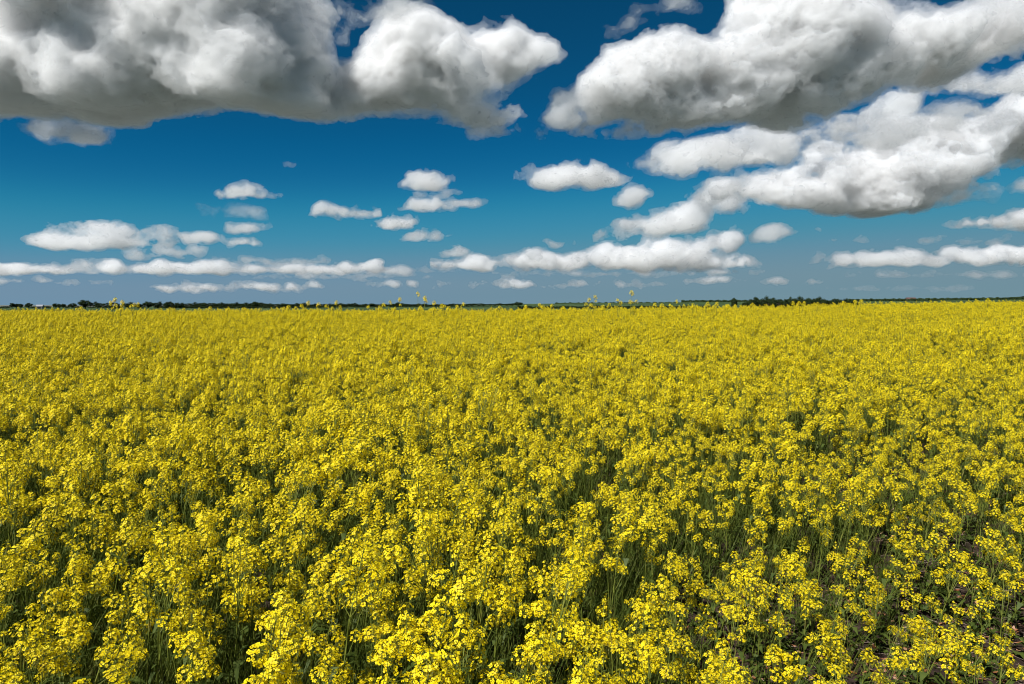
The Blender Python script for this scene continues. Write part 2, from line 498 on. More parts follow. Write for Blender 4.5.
m_ground, nt, n, l, out = node_mat("soil_and_far_fields")
pos = geo_pos(n)
bs = n.new("ShaderNodeBsdfPrincipled")
bs.inputs['Roughness'].default_value = 0.95
bs.inputs['Specular IOR Level'].default_value = 0.15
soil = ramp(n, l, noise(n, l, 9.0, 8, 0.7, pos), [(0.3, (0.016, 0.010, 0.008)), (0.55, (0.042, 0.027, 0.020)), (0.75, (0.095, 0.068, 0.052))])
far_col = ramp(n, l, noise(n, l, 0.0022, 3, 0.5, pos), [(0.38, (0.135, 0.145, 0.14)), (0.46, (0.08, 0.105, 0.08)), (0.54, (0.165, 0.165, 0.155)), (0.62, (0.12, 0.13, 0.125))], 'CONSTANT')
sep = n.new("ShaderNodeSeparateXYZ"); l.new(pos, sep.inputs[0])
vl = n.new("ShaderNodeVectorMath"); vl.operation = 'LENGTH'; l.new(pos, vl.inputs[0])
green = ramp(n, l, noise(n, l, 0.006, 3, 0.5, pos), [(0.42, (0.030, 0.055, 0.016)), (0.52, (0.055, 0.090, 0.026)), (0.6, (0.040, 0.062, 0.022))], 'CONSTANT')
m2 = n.new("ShaderNodeMapRange"); m2.inputs['From Min'].default_value = 2400; m2.inputs['From Max'].default_value = 2600
l.new(vl.outputs['Value'], m2.inputs['Value'])
mg = n.new("ShaderNodeMix"); mg.data_type = 'RGBA'
l.new(m2.outputs[0], mg.inputs[0]); l.new(green, mg.inputs[6]); l.new(far_col, mg.inputs[7])
far_col = mg.outputs[2]
mr = n.new("ShaderNodeMapRange")
mr.inputs['From Min'].default_value = 44; mr.inputs['From Max'].default_value = 60
l.new(vl.outputs['Value'], mr.inputs['Value'])
mx = n.new("ShaderNodeMix"); mx.data_type = 'RGBA'
l.new(mr.outputs[0], mx.inputs[0]); l.new(soil, mx.inputs[6]); l.new(far_col, mx.inputs[7])
l.new(mx.outputs[2], bs.inputs['Base Color'])
bp = n.new("ShaderNodeBump"); bp.inputs['Strength'].default_value = 0.8; bp.inputs['Distance'].default_value = 0.03
l.new(noise(n, l, 22, 6, 0.7, pos), bp.inputs['Height']); l.new(bp.outputs[0], bs.inputs['Normal'])
l.new(bs.outputs[0], out.inputs['Surface'])

rings = np.concatenate([[0.0], np.geomspace(0.6, 45, 110), np.geomspace(47, 90000, 90)])
front = np.radians(np.linspace(-60, 60, 161))
back = np.radians(np.linspace(60, 300, 41))[1:-1]
ang = np.concatenate([front, back])
A, Q = np.meshgrid(ang, rings)
gx, gy = Q * np.sin(A), Q * np.cos(A)
gv = np.stack([gx, gy, ground_z(gx, gy)], -1).reshape(-1, 3)
na = len(ang)
i, j = np.meshgrid(np.arange(len(rings) - 1), np.arange(na), indexing='ij')
j2 = (j + 1) % na
gf = np.stack([i * na + j, i * na + j2, (i + 1) * na + j2, (i + 1) * na + j], -1).reshape(-1, 4)
gf = gf[:, ::-1]
ground = link("ground", np_mesh("ground", gv, gf, (m_ground,), None, True))
ground['kind'] = 'structure'

# ------------------------------------------------------------------ plant materials


def leafy(name, stops, scale, trans, rough=0.6, spec=0.3, tcol=None):
    m, nt, n, l, out = node_mat(name)
    pos = geo_pos(n)
    c = ramp(n, l, noise(n, l, scale, 2, 0.6, pos), stops)
    p = n.new("ShaderNodeBsdfPrincipled")
    p.inputs['Roughness'].default_value = rough
    p.inputs['Specular IOR Level'].default_value = spec
    l.new(c, p.inputs['Base Color'])
    t = n.new("ShaderNodeBsdfTranslucent")
    if tcol is None:
        l.new(c, t.inputs['Color'])
    else:
        t.inputs['Color'].default_value = (*tcol, 1)
    mx = n.new("ShaderNodeMixShader"); mx.inputs[0].default_value = trans
    l.new(p.outputs[0], mx.inputs[1]); l.new(t.outputs[0], mx.inputs[2])
    l.new(mx.outputs[0], out.inputs['Surface'])
    return m


M_PETAL = leafy("yellow_petal", [(0.3, (0.80, 0.60, 0.003)), (0.5, (0.89, 0.71, 0.006)), (0.7, (0.92, 0.78, 0.02))], 30, 0.32, 0.55, 0.25)
M_BUD = leafy("green_bud", [(0.35, (0.32, 0.33, 0.02)), (0.65, (0.50, 0.44, 0.02))], 60, 0.2)
M_STEM = leafy("plant_stem", [(0.35, (0.095, 0.125, 0.014)), (0.6, (0.19, 0.215, 0.032)), (0.75, (0.24, 0.21, 0.06))], 9, 0.15, 0.5, 0.4)
M_LEAF = leafy("plant_leaf", [(0.35, (0.045, 0.072, 0.010)), (0.65, (0.095, 0.130, 0.022))], 14, 0.35)
M_DRY = leafy("dry_leaf", [(0.25, (0.10, 0.045, 0.02)), (0.45, (0.34, 0.13, 0.05)), (0.6, (0.42, 0.24, 0.15)), (0.8, (0.55, 0.44, 0.38))], 23, 0.25)
M_STRAW = leafy("dry_straw", [(0.3, (0.20, 0.14, 0.10)), (0.7, (0.50, 0.40, 0.32))], 17, 0.1)
M_GRASS = leafy("grass_blade", [(0.35, (0.045, 0.072, 0.009)), (0.6, (0.125, 0.160, 0.024)), (0.8, (0.23, 0.20, 0.06))], 6, 0.35)
PLANT_MATS = (M_PETAL, M_BUD, M_STEM, M_LEAF)


class Mesh:
    """Collects quads and tubes for one mesh."""
    def __init__(self):
        self.v, self.f, self.m = [], [], []

    def quad(self, pts, mat):
        k = len(self.v)
        self.v += [tuple(p) for p in pts]
        self.f.append((k, k + 1, k + 2, k + 3)); self.m.append(mat)

    def tube(self, pts, r0, r1, mat, sides=4):
        k = len(self.v)
        nP = len(pts)
        for q, p in enumerate(pts):
            d = (pts[min(q + 1, nP - 1)] - pts[max(q - 1, 0)]).normalized()
            a = d.orthogonal().normalized(); b = d.cross(a)
            r = r0 + (r1 - r0) * q / (nP - 1)
            for s in range(sides):
                t = 2 * math.pi * s / sides
                self.v.append(tuple(p + a * (r * math.cos(t)) + b * (r * math.sin(t))))
        for q in range(nP - 1):
            for s in range(sides):
                s2 = (s + 1) % sides
                self.f.append((k + q * sides + s, k + q * sides + s2, k + (q + 1) * sides + s2, k + (q + 1) * sides + s))
                self.m.append(mat)

    def add(self, other, mtx):
        k = len(self.v)
        self.v += [tuple(mtx @ Vector(p)) for p in other.v]
        self.f += [tuple(i + k for i in f) for f in other.f]
        self.m += other.m

    def data(self, name, mats, smooth=False):
        return np_mesh(name, np.array(self.v), np.array(self.f), mats, np.array(self.m), smooth)


def frame_of(d):
    a = d.orthogonal().normalized()
    return a, d.cross(a)


def flower(mb, c, nrm, r, rng):
    a, b = frame_of(nrm)
    ph = rng.uniform(0, 6.28)
    for k in range(4):
        t = ph + k * math.pi / 2 + rng.uniform(-0.15, 0.15)
        u = a * math.cos(t) + b * math.sin(t)
        w = nrm.cross(u)
        lift = rng.uniform(-0.15, 0.45)
        rr = r * rng.uniform(0.85, 1.12)
        p0 = c + u * (0.12 * r)
        tip = c + u * rr + nrm * (rr * lift)
        mb.quad([p0 - w * (0.16 * r), c + u * (0.72 * rr) - w * (0.52 * rr) + nrm * (rr * lift * 0.7), tip + w * (0.12 * rr), c + u * (0.72 * rr) + w * (0.52 * rr) + nrm * (rr * lift * 0.5)], 0)


def make_head(seed, n=17, rad=0.026, tall=0.05):
    """A raceme: open flowers on short stalks round the axis, green buds at the tip. Origin at the tip, axis +z."""
    rng = random.Random(seed)
    mb = Mesh()
    mb.tube([Vector((0, 0, -tall - 0.02)), Vector((0, 0, -tall * 0.4)), Vector((0, 0, 0.004))], 0.0016, 0.001, 2, 3)
    for k in range(n):
        f = (k + rng.random()) / n
        z = -tall * f
        rr = rad * (0.45 + 0.62 * math.sin(min(f * 1.35, 1.0) * math.pi * 0.62)) * rng.uniform(0.75, 1.15)
        t = k * 2.399 + rng.uniform(-0.4, 0.4)
        o = Vector((math.cos(t), math.sin(t), 0))
        c = o * rr + Vector((0, 0, z + rng.uniform(-0.004, 0.004)))
        nr = (o * (0.35 + 1.0 * f) + Vector((rng.uniform(-.35, .35), rng.uniform(-.35, .35), 0.8))).normalized()
        base = Vector((0, 0, z - 0.010))
        if k % 2 == 0:
            mb.tube([base, c - nr * 0.002], 0.0007, 0.0007, 2, 3)
        flower(mb, c, nr, rng.uniform(0.0062, 0.0082), rng)
    for k in range(7):
        t = k * 2.399
        rr = 0.0045 * math.sqrt(k)* 0.7
        c = Vector((rr * math.cos(t), rr * math.sin(t), 0.006 - 0.0012 * k))
        for w in (Vector((1, 0, 0)), Vector((0, 1, 0))):
            mb.quad([c - Vector((0, 0, 0.004)), c + w * 0.0022, c + Vector((0, 0, 0.004)), c - w * 0.0022], 1)
    for k in range(rng.randint(3, 6)):             # young pods below the flowers
        t = rng.uniform(0, 6.28)
        z = -tall - rng.uniform(0.0, 0.02)
        o = Vector((math.cos(t), math.sin(t), 0.55)).normalized()
        p = Vector((0, 0, z))
        mb.tube([p, p + o * rng.uniform(0.018, 0.032) + Vector((0, 0, 0.006))], 0.0009, 0.0006, 2, 3)
    return mb


HEADS = [make_head(s, n, r, t) for s, (n, r, t) in enumerate([(24, .024, .040), (30, .028, .048), (20, .021, .034), (34, .031, .054), (27, .026, .044), (11, .018, .060)])]
HEAD_DATA = [h.data("flower_head", PLANT_MATS) for h in HEADS]


def lance_leaf(mb, p, d, ln, w, mat, droop=0.5):
    side = d.cross(Vector((0, 0, 1)))
    if side.length < 1e-3:
        side = Vector((1, 0, 0))
    side.normalize()
    mid = p + d * (ln * 0.5)
    tip = p + d * ln + Vector((0, 0, -ln * droop))
    mb.quad([p - side * (w * 0.2), p + side * (w * 0.2), mid + side * (w * 0.5), mid - side * (w * 0.5)], mat)
    mb.quad([mid - side * (w * 0.5), mid + side * (w * 0.5), tip + side * (w * 0.06), tip - side * (w * 0.06)], mat)


def make_plant(seed, H, spread, nb, leaves=7):
    """(stem mesh, leaf mesh, list of head placements) of one branching plant with its base at the origin."""
    rng = random.Random(seed)
    st, lf, heads = Mesh(), Mesh(), []
    lean = Vector((rng.uniform(-0.03, 0.11), rng.uniform(-0.06, 0.06), 0))
    def axis(t):
        return Vector((lean.x * t * t, lean.y * t * t, H * t)) + Vector((0.006 * math.sin(5 * t + seed), 0.006 * math.cos(4 * t + seed), 0))
    st.tube([axis(k / 6) for k in range(7)], 0.0034, 0.0016, 2, 4)
    top_d = (axis(1) - axis(0.85)).normalized()
    heads.append((axis(1), top_d, rng.randrange(6), rng.uniform(0.95, 1.25)))
    a0 = rng.uniform(0, 6.28)
    for b in range(nb):
        t0 = rng.uniform(0.42, 0.82)
        ang = a0 + b * 2.399 + rng.uniform(-0.3, 0.3)
        o = Vector((math.cos(ang), math.sin(ang), 0))
        p0 = axis(t0)
        reach = spread * rng.uniform(0.45, 1.0)
        zt = H * rng.uniform(0.80, 1.0) - 0.02
        p3 = Vector((p0.x, p0.y, 0)) + o * reach + Vector((lean.x * 0.6, lean.y * 0.6, max(zt, p0.z + 0.06)))
        p1 = p0 + o * (reach * 0.45) + Vector((0, 0, (p3.z - p0.z) * 0.30))
        p2 = p0 + o * (reach * 0.85) + Vector((0, 0, (p3.z - p0.z) * 0.68))
        st.tube([p0, p1, p2, p3], 0.0020, 0.0011, 2, 3)
        d = ((p3 - p2).normalized() + Vector((0, 0, 0.6))).normalized()
        heads.append((p3, d, rng.randrange(6), rng.uniform(0.6, 1.2)))
        if rng.random() < 0.6:
            lance_leaf(lf, p0, (o + Vector((0, 0, 0.5))).normalized(), rng.uniform(0.04, 0.08), 0.012, 3, 0.25)
    for k in range(leaves):
        t = rng.uniform(0.05, 0.6)
        ang = rng.uniform(0, 6.28)
        o = Vector((math.cos(ang), math.sin(ang), rng.uniform(0.2, 0.9))).normalized()
        lance_leaf(lf, axis(t), o, rng.uniform(0.07, 0.16), rng.uniform(0.014, 0.035), 3, rng.uniform(0.2, 0.7))
    return st, lf, heads


SPECS = [(11, .78, .070, 6), (12, .69, .060, 5), (13, .84, .080, 7), (14, .73, .055, 4), (15, .80, .075, 6), (16, .64, .065, 5), (17, .88, .065, 6), (18, .76, .085, 7),
         (21, .52, .06, 4), (22, .44, .05, 3), (23, .60, .065, 5)]
PLANTS = [make_plant(*s, leaves=7 if s[1] > .6 else 10) for s in SPECS]
N_TALL = 8


def head_matrix(p, d, s, spin):
    q = d.to_track_quat('Z', 'Y').to_matrix().to_4x4()
    return Matrix.Translation(p) @ q @ Matrix.Rotation(spin, 4, 'Z') @ Matrix.Scale(s, 4)


PARTS = []       # stem data, leaf data, head list
JOINED = []      # the same plant as one mesh, for the mass of the field
for st, lf, heads in PLANTS:
    PARTS.append((st.data("stem", PLANT_MATS), lf.data("leaves", PLANT_MATS), heads))
    j = Mesh()
    j.add(st, Matrix.Identity(4)); j.add(lf, Matrix.Identity(4))
    for k, (p, d, h, s) in enumerate(heads):
        j.add(HEADS[h], head_matrix(p, d, s, k))
    JOINED.append(bpy.data.objects.new("plant_source", j.data("plant_source", PLANT_MATS)))


def copy_tree(o):
    c = o.copy(); COL.objects.link(c)
    for ch in list(o.children):
        k = ch.copy(); COL.objects.link(k); k.parent = c
    return c


def plant_root(v):
    st, lf, heads = PARTS[v]
    root = link("rapeseed_plant", None)
    root.empty_display_size = 0.05
    link("stem", st, root); link("leaves", lf, root)
    for k, (p, d, h, s) in enumerate(heads):
        o = link("flower_head", HEAD_DATA[h], root)
        o.matrix_local = head_matrix(p, d, s, k)
    return root


# ------------------------------------------------------------------ where the plants stand
rs = np.random.default_rng(5)


def patch(x, y):
    """0 in the full crop, 1 on the bare thin patch in the near right corner."""
    d = np.hypot((x - 2.9) / 2.1, (y - 3.0) / 1.9)
    d2 = np.hypot((x - 4.6) / 2.4, (y - 5.4) / 2.6)
    wob = 0.22 * np.sin(x * 3.1 + 2.0 * np.sin(y * 2.2)) * np.sin(y * 2.6 + 0.7)
    return np.maximum(smooth01((1.25 - d + wob) / 0.85), 0.35 * smooth01((1.2 - d2 + wob) / 0.8))


def height_wave(x, y):
    return 1 + 0.10 * np.sin(x * 1.1 + 1.7 * np.sin(y * 0.53)) * np.sin(y * 0.9 + 1.3 * np.sin(x * 0.41)) + 0.05 * np.sin(3.1 * x + y) * np.sin(2.7 * y - x)


def scatter(y0, y1, dens):
    half = lambda y: 0.80 * y + 1.2
    Amax = (y1 - y0) * 2 * half(y1)
    nP = rs.poisson(Amax * dens)
    y = rs.uniform(y0, y1, nP); x = rs.uniform(-half(y1), half(y1), nP)
    k = np.abs(x) < half(y)
    return x[k], y[k]


SP = 0.168                                     # drill spacing, jittered
gi_, gj_ = np.meshgrid(np.arange(-220, 220), np.arange(0, 260), indexing='ij')
px_ = (gi_ + 0.5 * (gj_ % 2)) * SP
py_ = gj_ * SP * 0.866
px_, py_ = (px_ * math.cos(0.3) - py_ * math.sin(0.3)).ravel(), (px_ * math.sin(0.3) + py_ * math.cos(0.3)).ravel()
px_ = px_ + rs.normal(0, 0.034, px_.size); py_ = py_ + rs.normal(0, 0.034, py_.size)
k = (py_ > 1.6) & (py_ < 31) & (np.abs(px_) < 0.80 * py_ + 1.2)
px_, py_ = px_[k], py_[k]
pt = patch(px_, py_)
gap = 0.5 + 0.5 * np.sin(px_ * 2.1 + 1.9 * np.sin(py_ * 1.3)) * np.sin(py_ * 2.4 + 1.1 * np.sin(px_ * 1.7))
keep = rs.random(len(px_)) < (1 - 0.14 * pt) * (0.88 + 0.12 * gap)
px_, py_, pt = px_[keep], py_[keep], pt[keep]
nP = len(px_)
var = np.where(rs.random(nP) < np.clip(pt * 1.5, 0.03, 1), rs.integers(N_TALL, len(SPECS), nP), rs.integers(0, N_TALL, nP))
# plants drawn from right of the picture centre stay a little lower
low = 1 - 0.24 * smooth01((px_ / np.maximum(py_, 1) + 0.05) / 0.6) * smooth01((9 - py_) / 5)
siz = (1 + rs.normal(0, 0.115, nP).clip(-.28, .25) * (1 - .5 * smooth01((py_ - 10) / 8))) * (1 + (height_wave(px_, py_) - 1) * (1 - .7 * smooth01((py_ - 11) / 10))) * low
rot = np.stack([rs.normal(0, 0.07, nP), rs.normal(0.09, 0.09, nP), rs.uniform(-1.2, 1.2, nP)], -1)
pz = ground_z(px_, py_) - 0.01

# the 300 that show largest are objects with parts, the rest one mass
row_top = 342 + FPX * np.tan(np.arctan((CAM_Z - pz - 0.75 * siz) / py_) - PITCH)
col = 512 + FPX * px_ / py_
dist = np.hypot(px_, py_)
cand = np.where((row_top < 676) & (col > 4) & (col < 1020))[0]
near = cand[np.argsort(dist[cand])][:255]
rest = np.ones(nP, bool); rest[near] = False
PROTO = {}
for i in near:
    v = int(var[i])
    if v not in PROTO:
        o = PROTO[v] = plant_root(v)
    else:
        o = copy_tree(PROTO[v])
    o.location = (px_[i], py_[i], pz[i]); o.rotation_euler = tuple(rot[i]); o.scale = (siz[i],) * 3
    if v >= N_TALL and pt[i] > 0.3:
        tag(o, "short thin rapeseed plant with few yellow heads on the bare brown soil", "plant", "short rapeseed plants on the bare soil")
    else:
        lb = ("in the bottom left corner of the field", "between the bottom left corner and the middle", "at the middle of the near field edge",
              "between the middle and the bare soil corner", "beside the bare soil in the bottom right corner")[int(np.clip(col[i] // 205, 0, 4))]
        tag(o, "yellow rapeseed plant in the nearest rows " + lb, "plant", "nearest rapeseed plants " + lb)


def mass(name, sources, xyz, rotv, sizes, which):
    """One object that carries many plants of a crop: points and one geometry node tree."""
    me = bpy.data.meshes.new(name)
    me.vertices.add(len(xyz))
    me.vertices.foreach_set("co", np.asarray(xyz, np.float32).ravel())
    me.attributes.new("spin", 'FLOAT_VECTOR', 'POINT').data.foreach_set("vector", np.asarray(rotv, np.float32).ravel())
    me.attributes.new("size", 'FLOAT', 'POINT').data.foreach_set("value", np.asarray(sizes, np.float32))
    me.attributes.new("which", 'INT', 'POINT').data.foreach_set("value", np.asarray(which, np.int32))
    o = link(name, me)
    o['kind'] = 'stuff'
    ng = bpy.data.node_groups.new(name, 'GeometryNodeTree')
    ng.interface.new_socket("Geometry", in_out='INPUT', socket_type='NodeSocketGeometry')
    ng.interface.new_socket("Geometry", in_out='OUTPUT', socket_type='NodeSocketGeometry')
    N, L = ng.nodes, ng.links
    gi, go = N.new("NodeGroupInput"), N.new("NodeGroupOutput")
    def attr(nm, ty):
        a = N.new("GeometryNodeInputNamedAttribute"); a.data_type = ty
        a.inputs['Name'].default_value = nm
        return a.outputs['Attribute']
    spin, size, wh = attr("spin", 'FLOAT_VECTOR'), attr("size", 'FLOAT'), attr("which", 'INT')
    e2r = N.new("FunctionNodeEulerToRotation"); L.new(spin, e2r.inputs[0])
    join = N.new("GeometryNodeJoinGeometry")
    for k, so in enumerate(sources):
        oi = N.new("GeometryNodeObjectInfo"); oi.inputs['Object'].default_value = so
        oi.inputs['As Instance'].default_value = False
        cmp = N.new("FunctionNodeCompare"); cmp.data_type = 'INT'; cmp.operation = 'EQUAL'
        ins = [s for s in cmp.inputs if s.type == 'INT']
        L.new(wh, ins[0]); ins[1].default_value = k
        iop = N.new("GeometryNodeInstanceOnPoints")
        L.new(gi.outputs[0], iop.inputs['Points']); L.new(cmp.outputs[0], iop.inputs['Selection'])
        L.new(oi.outputs['Geometry'], iop.inputs['Instance'])
        L.new(e2r.outputs[0], iop.inputs['Rotation']); L.new(size, iop.inputs['Scale'])
        L.new(iop.outputs[0], join.inputs[0])
    L.new(join.outputs[0], go.inputs[0])
    md = o.modifiers.new("scatter", 'NODES'); md.node_group = ng
    return o


field = mass("rapeseed_field", JOINED, np.stack([px_, py_, pz], -1)[rest], rot[rest], siz[rest], var[rest])
tag(field, "dense yellow flowering rapeseed crop reaching to the horizon", "crop")

# grass and weed tufts between the stems
TUFTS = []
for s in range(5):
    rng = random.Random(100 + s)
    mb = Mesh()
    for k in range(30):
        t = rng.uniform(0, 6.28); r = 0.075 * math.sqrt(rng.random())
        p = Vector((r * math.cos(t), r * math.sin(t), 0))
        t = rng.uniform(0, 6.28)
        o = Vector((math.cos(t) * 0.13 + 0.06, math.sin(t) * 0.13, 1)).normalized()
        ln = rng.uniform(0.18, 0.50)
        w = rng.uniform(0.0012, 0.0027)
        side = o.cross(Vector((math.cos(t + 1), math.sin(t + 1), 0.1))).normalized()
        mid = p + o * (ln * 0.55)
        tip = p + o * ln + Vector((math.cos(t), math.sin(t), 0)) * (ln * rng.uniform(0.02, 0.12))
        mb.quad([p - side * w, p + side * w, mid + side * w * .8, mid - side * w * .8], 0)
        mb.quad([mid - side * w * .8, mid + side * w * .8, tip + side * 0.0006, tip - side * 0.0006], 0)
    for k in range(3):
        t = rng.uniform(0, 6.28)
        lance_leaf(mb, Vector((0, 0, rng.uniform(0.0, 0.25))), Vector((math.cos(t), math.sin(t), 0.9)).normalized(), rng.uniform(0.06, 0.14), rng.uniform(0.012, 0.026), 1, 0.4)
    TUFTS.append(bpy.data.objects.new("tuft_source", mb.data("tuft_source", (M_GRASS, M_LEAF))))
tx, ty = [], []
for y0, y1, dn in [(1.6, 6, 62), (6, 12, 30), (12, 24, 9)]:
    x, y = scatter(y0, y1, dn); tx.append(x); ty.append(y)
tx, ty = np.concatenate(tx), np.concatenate(ty)
tp = patch(tx, ty)
k = rs.random(len(tx)) < (1 - 0.85 * tp) * (1 - 0.5 * smooth01(tx / np.maximum(ty, 1) / 0.5))
tx, ty, tp = tx[k], ty[k], tp[k]
nT = len(tx)
ug = mass("undergrowth", TUFTS, np.stack([tx, ty, ground_z(tx, ty) - 0.01], -1),
          np.stack([rs.normal(0, .1, nT), rs.normal(.1, .12, nT), rs.uniform(-1, 1, nT)], -1), rs.normal(1, .2, nT).clip(.5, 1.5) * (1 - .55 * tp), rs.integers(0, 5, nT))
tag(ug, "green grass and leaves growing between the rapeseed stems", "undergrowth")

# dry leaves, straw bits and low weeds on the thin patch
rng = random.Random(77)
lit, straw, weeds = Mesh(), Mesh(), Mesh()
for k in range(24000):
    y = rng.uniform(2.0, 8.5); x = rng.uniform(-0.4, 0.8 * y + 0.6)
    p = float(patch(np.array(x), np.array(y)))
    if rng.random() > 0.12 + 0.88 * p:
        continue
    z = float(ground_z(x, y))
    t = rng.uniform(0, 6.28)
    d = Vector((math.cos(t), math.sin(t), rng.uniform(-.1, .5))).normalized()
    c = Vector((x, y, z + rng.uniform(0.004, 0.03)))
    q = rng.random()
    if q < 0.34:
        lance_leaf(lit, c, d, rng.uniform(0.018, 0.05), rng.uniform(0.010, 0.024), 0, rng.uniform(-.3, .3))
    elif q < 0.62:
        e = c + d * rng.uniform(0.03, 0.13); e.z = max(e.z * 0.4 + c.z * 0.6, z + 0.004)
        straw.tube([c, e], 0.0013, 0.0010, 0, 3)
    elif rng.random() < 0.30:
        for b in range(rng.randint(3, 6)):
            t = rng.uniform(0, 6.28)
            d = Vector((math.cos(t), math.sin(t), rng.uniform(.25, 1.3))).normalized()
            lance_leaf(weeds, c, d, rng.uniform(0.03, 0.085), rng.uniform(0.016, 0.034), 0, .35)
for mb, nm, mt, lb, ct in ((lit, "leaf_litter", M_DRY, "orange and brown dead leaves lying on the bare soil", "dead leaves"), (straw, "straw_litter", M_STRAW, "pale broken straw bits lying on the bare soil", "straw"), (weeds, "weeds", M_LEAF, "low broad leaved green weeds on the bare soil", "weeds")):
    o = link(nm, mb.data(nm, (mt,)))
    tag(o, lb, ct, None, 'stuff')

# ------------------------------------------------------------------ tall stalks above the edge of the field
def stalk(heads, label, group=None):
    """heads: picture points of the yellow heads; the plant stands on the crest of the field."""
    rng = random.Random(int(heads[0][0] * 10))
    Y = rng.uniform(21.5, 24.5)
    bx = sum(h[0] for h in heads) / len(heads) - rng.uniform(0.5, 3.0)
    X = (bx - 512) / FPX * Y
    Z = float(ground_z(X, Y))
    root = link("rapeseed_plant", None); root.empty_display_size = 0.05
    root.location = (X, Y, Z)
    st = Mesh()
    low = min(h[1] for h in heads)
    for k, (hx, hr) in enumerate(heads):
        sx, sz = bearing(hx, hr)
        Yh = Y + rng.uniform(-0.06, 0.06)
        tip = Vector((sx * Yh - X, Yh - Y, CAM_Z + sz * Yh - Z))
        base = Vector((0, 0, 0)) if k == 0 else Vector((tip.x * 0.25, 0, tip.z * 0.55))
        mid = base.lerp(tip, 0.55) - Vector((0.25 * (tip.x - base.x), 0, 0))
        st.tube([base, base.lerp(mid, 0.5), mid, mid.lerp(tip, 0.5) , tip], 0.008, 0.005, 2, 4)
        o = link("flower_head", HEAD_DATA[rng.randrange(5)], root)
        d = ((tip - mid).normalized() + Vector((0, 0, 0.5))).normalized()
        o.matrix_local = head_matrix(tip, d, rng.uniform(1.9, 2.4), rng.uniform(0, 6))
        if k < 2 and rng.random() < 0.8:
            o2 = link("flower_head", HEAD_DATA[rng.randrange(5)], root)
            o2.matrix_local = head_matrix(tip + Vector((rng.uniform(-.05, .05), 0, -0.07)), d, 1.6, 1)
    link("stem", st.data("stem", PLANT_MATS), root)
    tag(root, label, "plant", group)
    return root


G_ST = "tall stalks above the far edge of the field"
stalk([(115.3, 297.7), (110.8, 301), (115.9, 304), (113, 307)], "many headed tall stalk on the far left, its top head against the sky", G_ST)
stalk([(122.3, 300.2), (122.7, 303.5), (121, 308)], "upright stalk with two stacked yellow heads beside the many headed left stalk", G_ST)
stalk([(138.3, 302.6), (134.7, 303), (131, 304.8)], "stalk leaning right with three yellow heads in front of the left trees", G_ST)
stalk([(81, 306.5)], "single yellow head in front of the tall left tree", G_ST)
stalk([(309, 301), (301.6, 304), (295.6, 306.6)], "leaning stalk with three stepped yellow heads left of the middle", G_ST)
stalk([(318.4, 302.5), (327, 304.5)], "thin stalk with a paler pair of heads, left of the stalk by the dense tuft", G_ST)
stalk([(336.6, 300.6), (340.5, 305.6), (332, 307)], "stalk with one high head over a dense yellow tuft, left of the middle", G_ST)
stalk([(390.3, 300.6), (383.6, 303)], "stalk with two slanting heads just left of the tall thin middle stalks", G_ST)
stalk([(400, 297.5), (400.5, 304)], "straight stalk with one head above another, second left of the highest middle stalk", G_ST)
stalk([(417.7, 292), (420.6, 306)], "highest thin stalk of the middle group, head well up in the sky", G_ST)
stalk([(425, 296), (425.5, 298.5)], "bent stalk right beside the highest middle stalk, its head a little lower", G_ST)
stalk([(434.4, 301), (434, 307)], "short stalk with a round head right of the bent middle stalk", G_ST)
stalk([(442, 304), (444.5, 305), (449.7, 306.6)], "wide low yellow tuft of heads left of the picture's middle", G_ST)
stalk([(463.8, 302.7), (457, 305)], "stalk with a tall head and a lower left one, left of the bushy low pair", G_ST)
stalk([(500, 306), (497, 308)], "bushy low pair of heads alone at the middle of the far edge", G_ST)
stalk([(595, 295), (589, 298), (596, 300)], "three headed stalk against the sky, right of the middle", G_ST)
stalk([(586, 302.6), (591, 303.5), (595.6, 306), (588, 307)], "thick cluster of low heads under the three headed stalk", G_ST)
stalk([(631.6, 290.5)], "highest stalk of all, curving right to a single head in the sky", G_ST)
stalk([(630, 300), (632, 301), (637, 300), (634, 306)], "cluster of heads under the highest curving stalk", G_ST)
stalk([(617.5, 299), (621, 301)], "stalk with two close heads left of the highest curving stalk", G_ST)
stalk([(676.6, 299.7)], "lone small head in the sky over the green strip, right of the highest stalk", G_ST)
stalk([(708, 302), (706.5, 304)], "broad yellow head over the green strip, left of the dark bush", G_ST)
stalk([(804.6, 301.5), (799, 301.5)], "bright head pair in front of the dark wood", G_ST)
stalk([(861.4, 299.7), (855, 300)], "small head pair at the right end of the dark wood", G_ST)
stalk([(988, 298.5)], "single head above the field edge near the far right", G_ST)
for x, r in [(170, 307.5), (184, 308.2), (210.3, 306.6), (228.3, 307.8), (260, 308), (284, 307), (288.8, 305.3), (368.4, 305.6), (379.7, 305.8), (395, 307), (526, 305), (539.7, 303.4), (543, 305), (552, 304), (563, 306.5), (575, 308), (603, 305), (609.5, 303.4), (642, 306), (655, 303), (662, 303.4), (670, 304), (693, 303.5), (697, 305), (717, 302), (715, 304.5), (728, 305), (752.6, 303), (793, 301.5), (817.6, 302.5), (843.6, 301)]:
    stalk([(x, r)], "short yellow head just showing over the far field edge", "short heads along the far edge of the field")

# ------------------------------------------------------------------ far trees
M_BARK = leafy("tree_bark", [(0.3, (0.05, 0.04, 0.03)), (0.7, (0.10, 0.08, 0.06))], 3, 0.0, 0.9)
M_CROWN = leafy("tree_leaves", [(0.35, (0.014, 0.026, 0.009)), (0.6, (0.026, 0.045, 0.014)), (0.8, (0.040, 0.060, 0.018))], 0.7, 0.15, 0.8, 0.1)


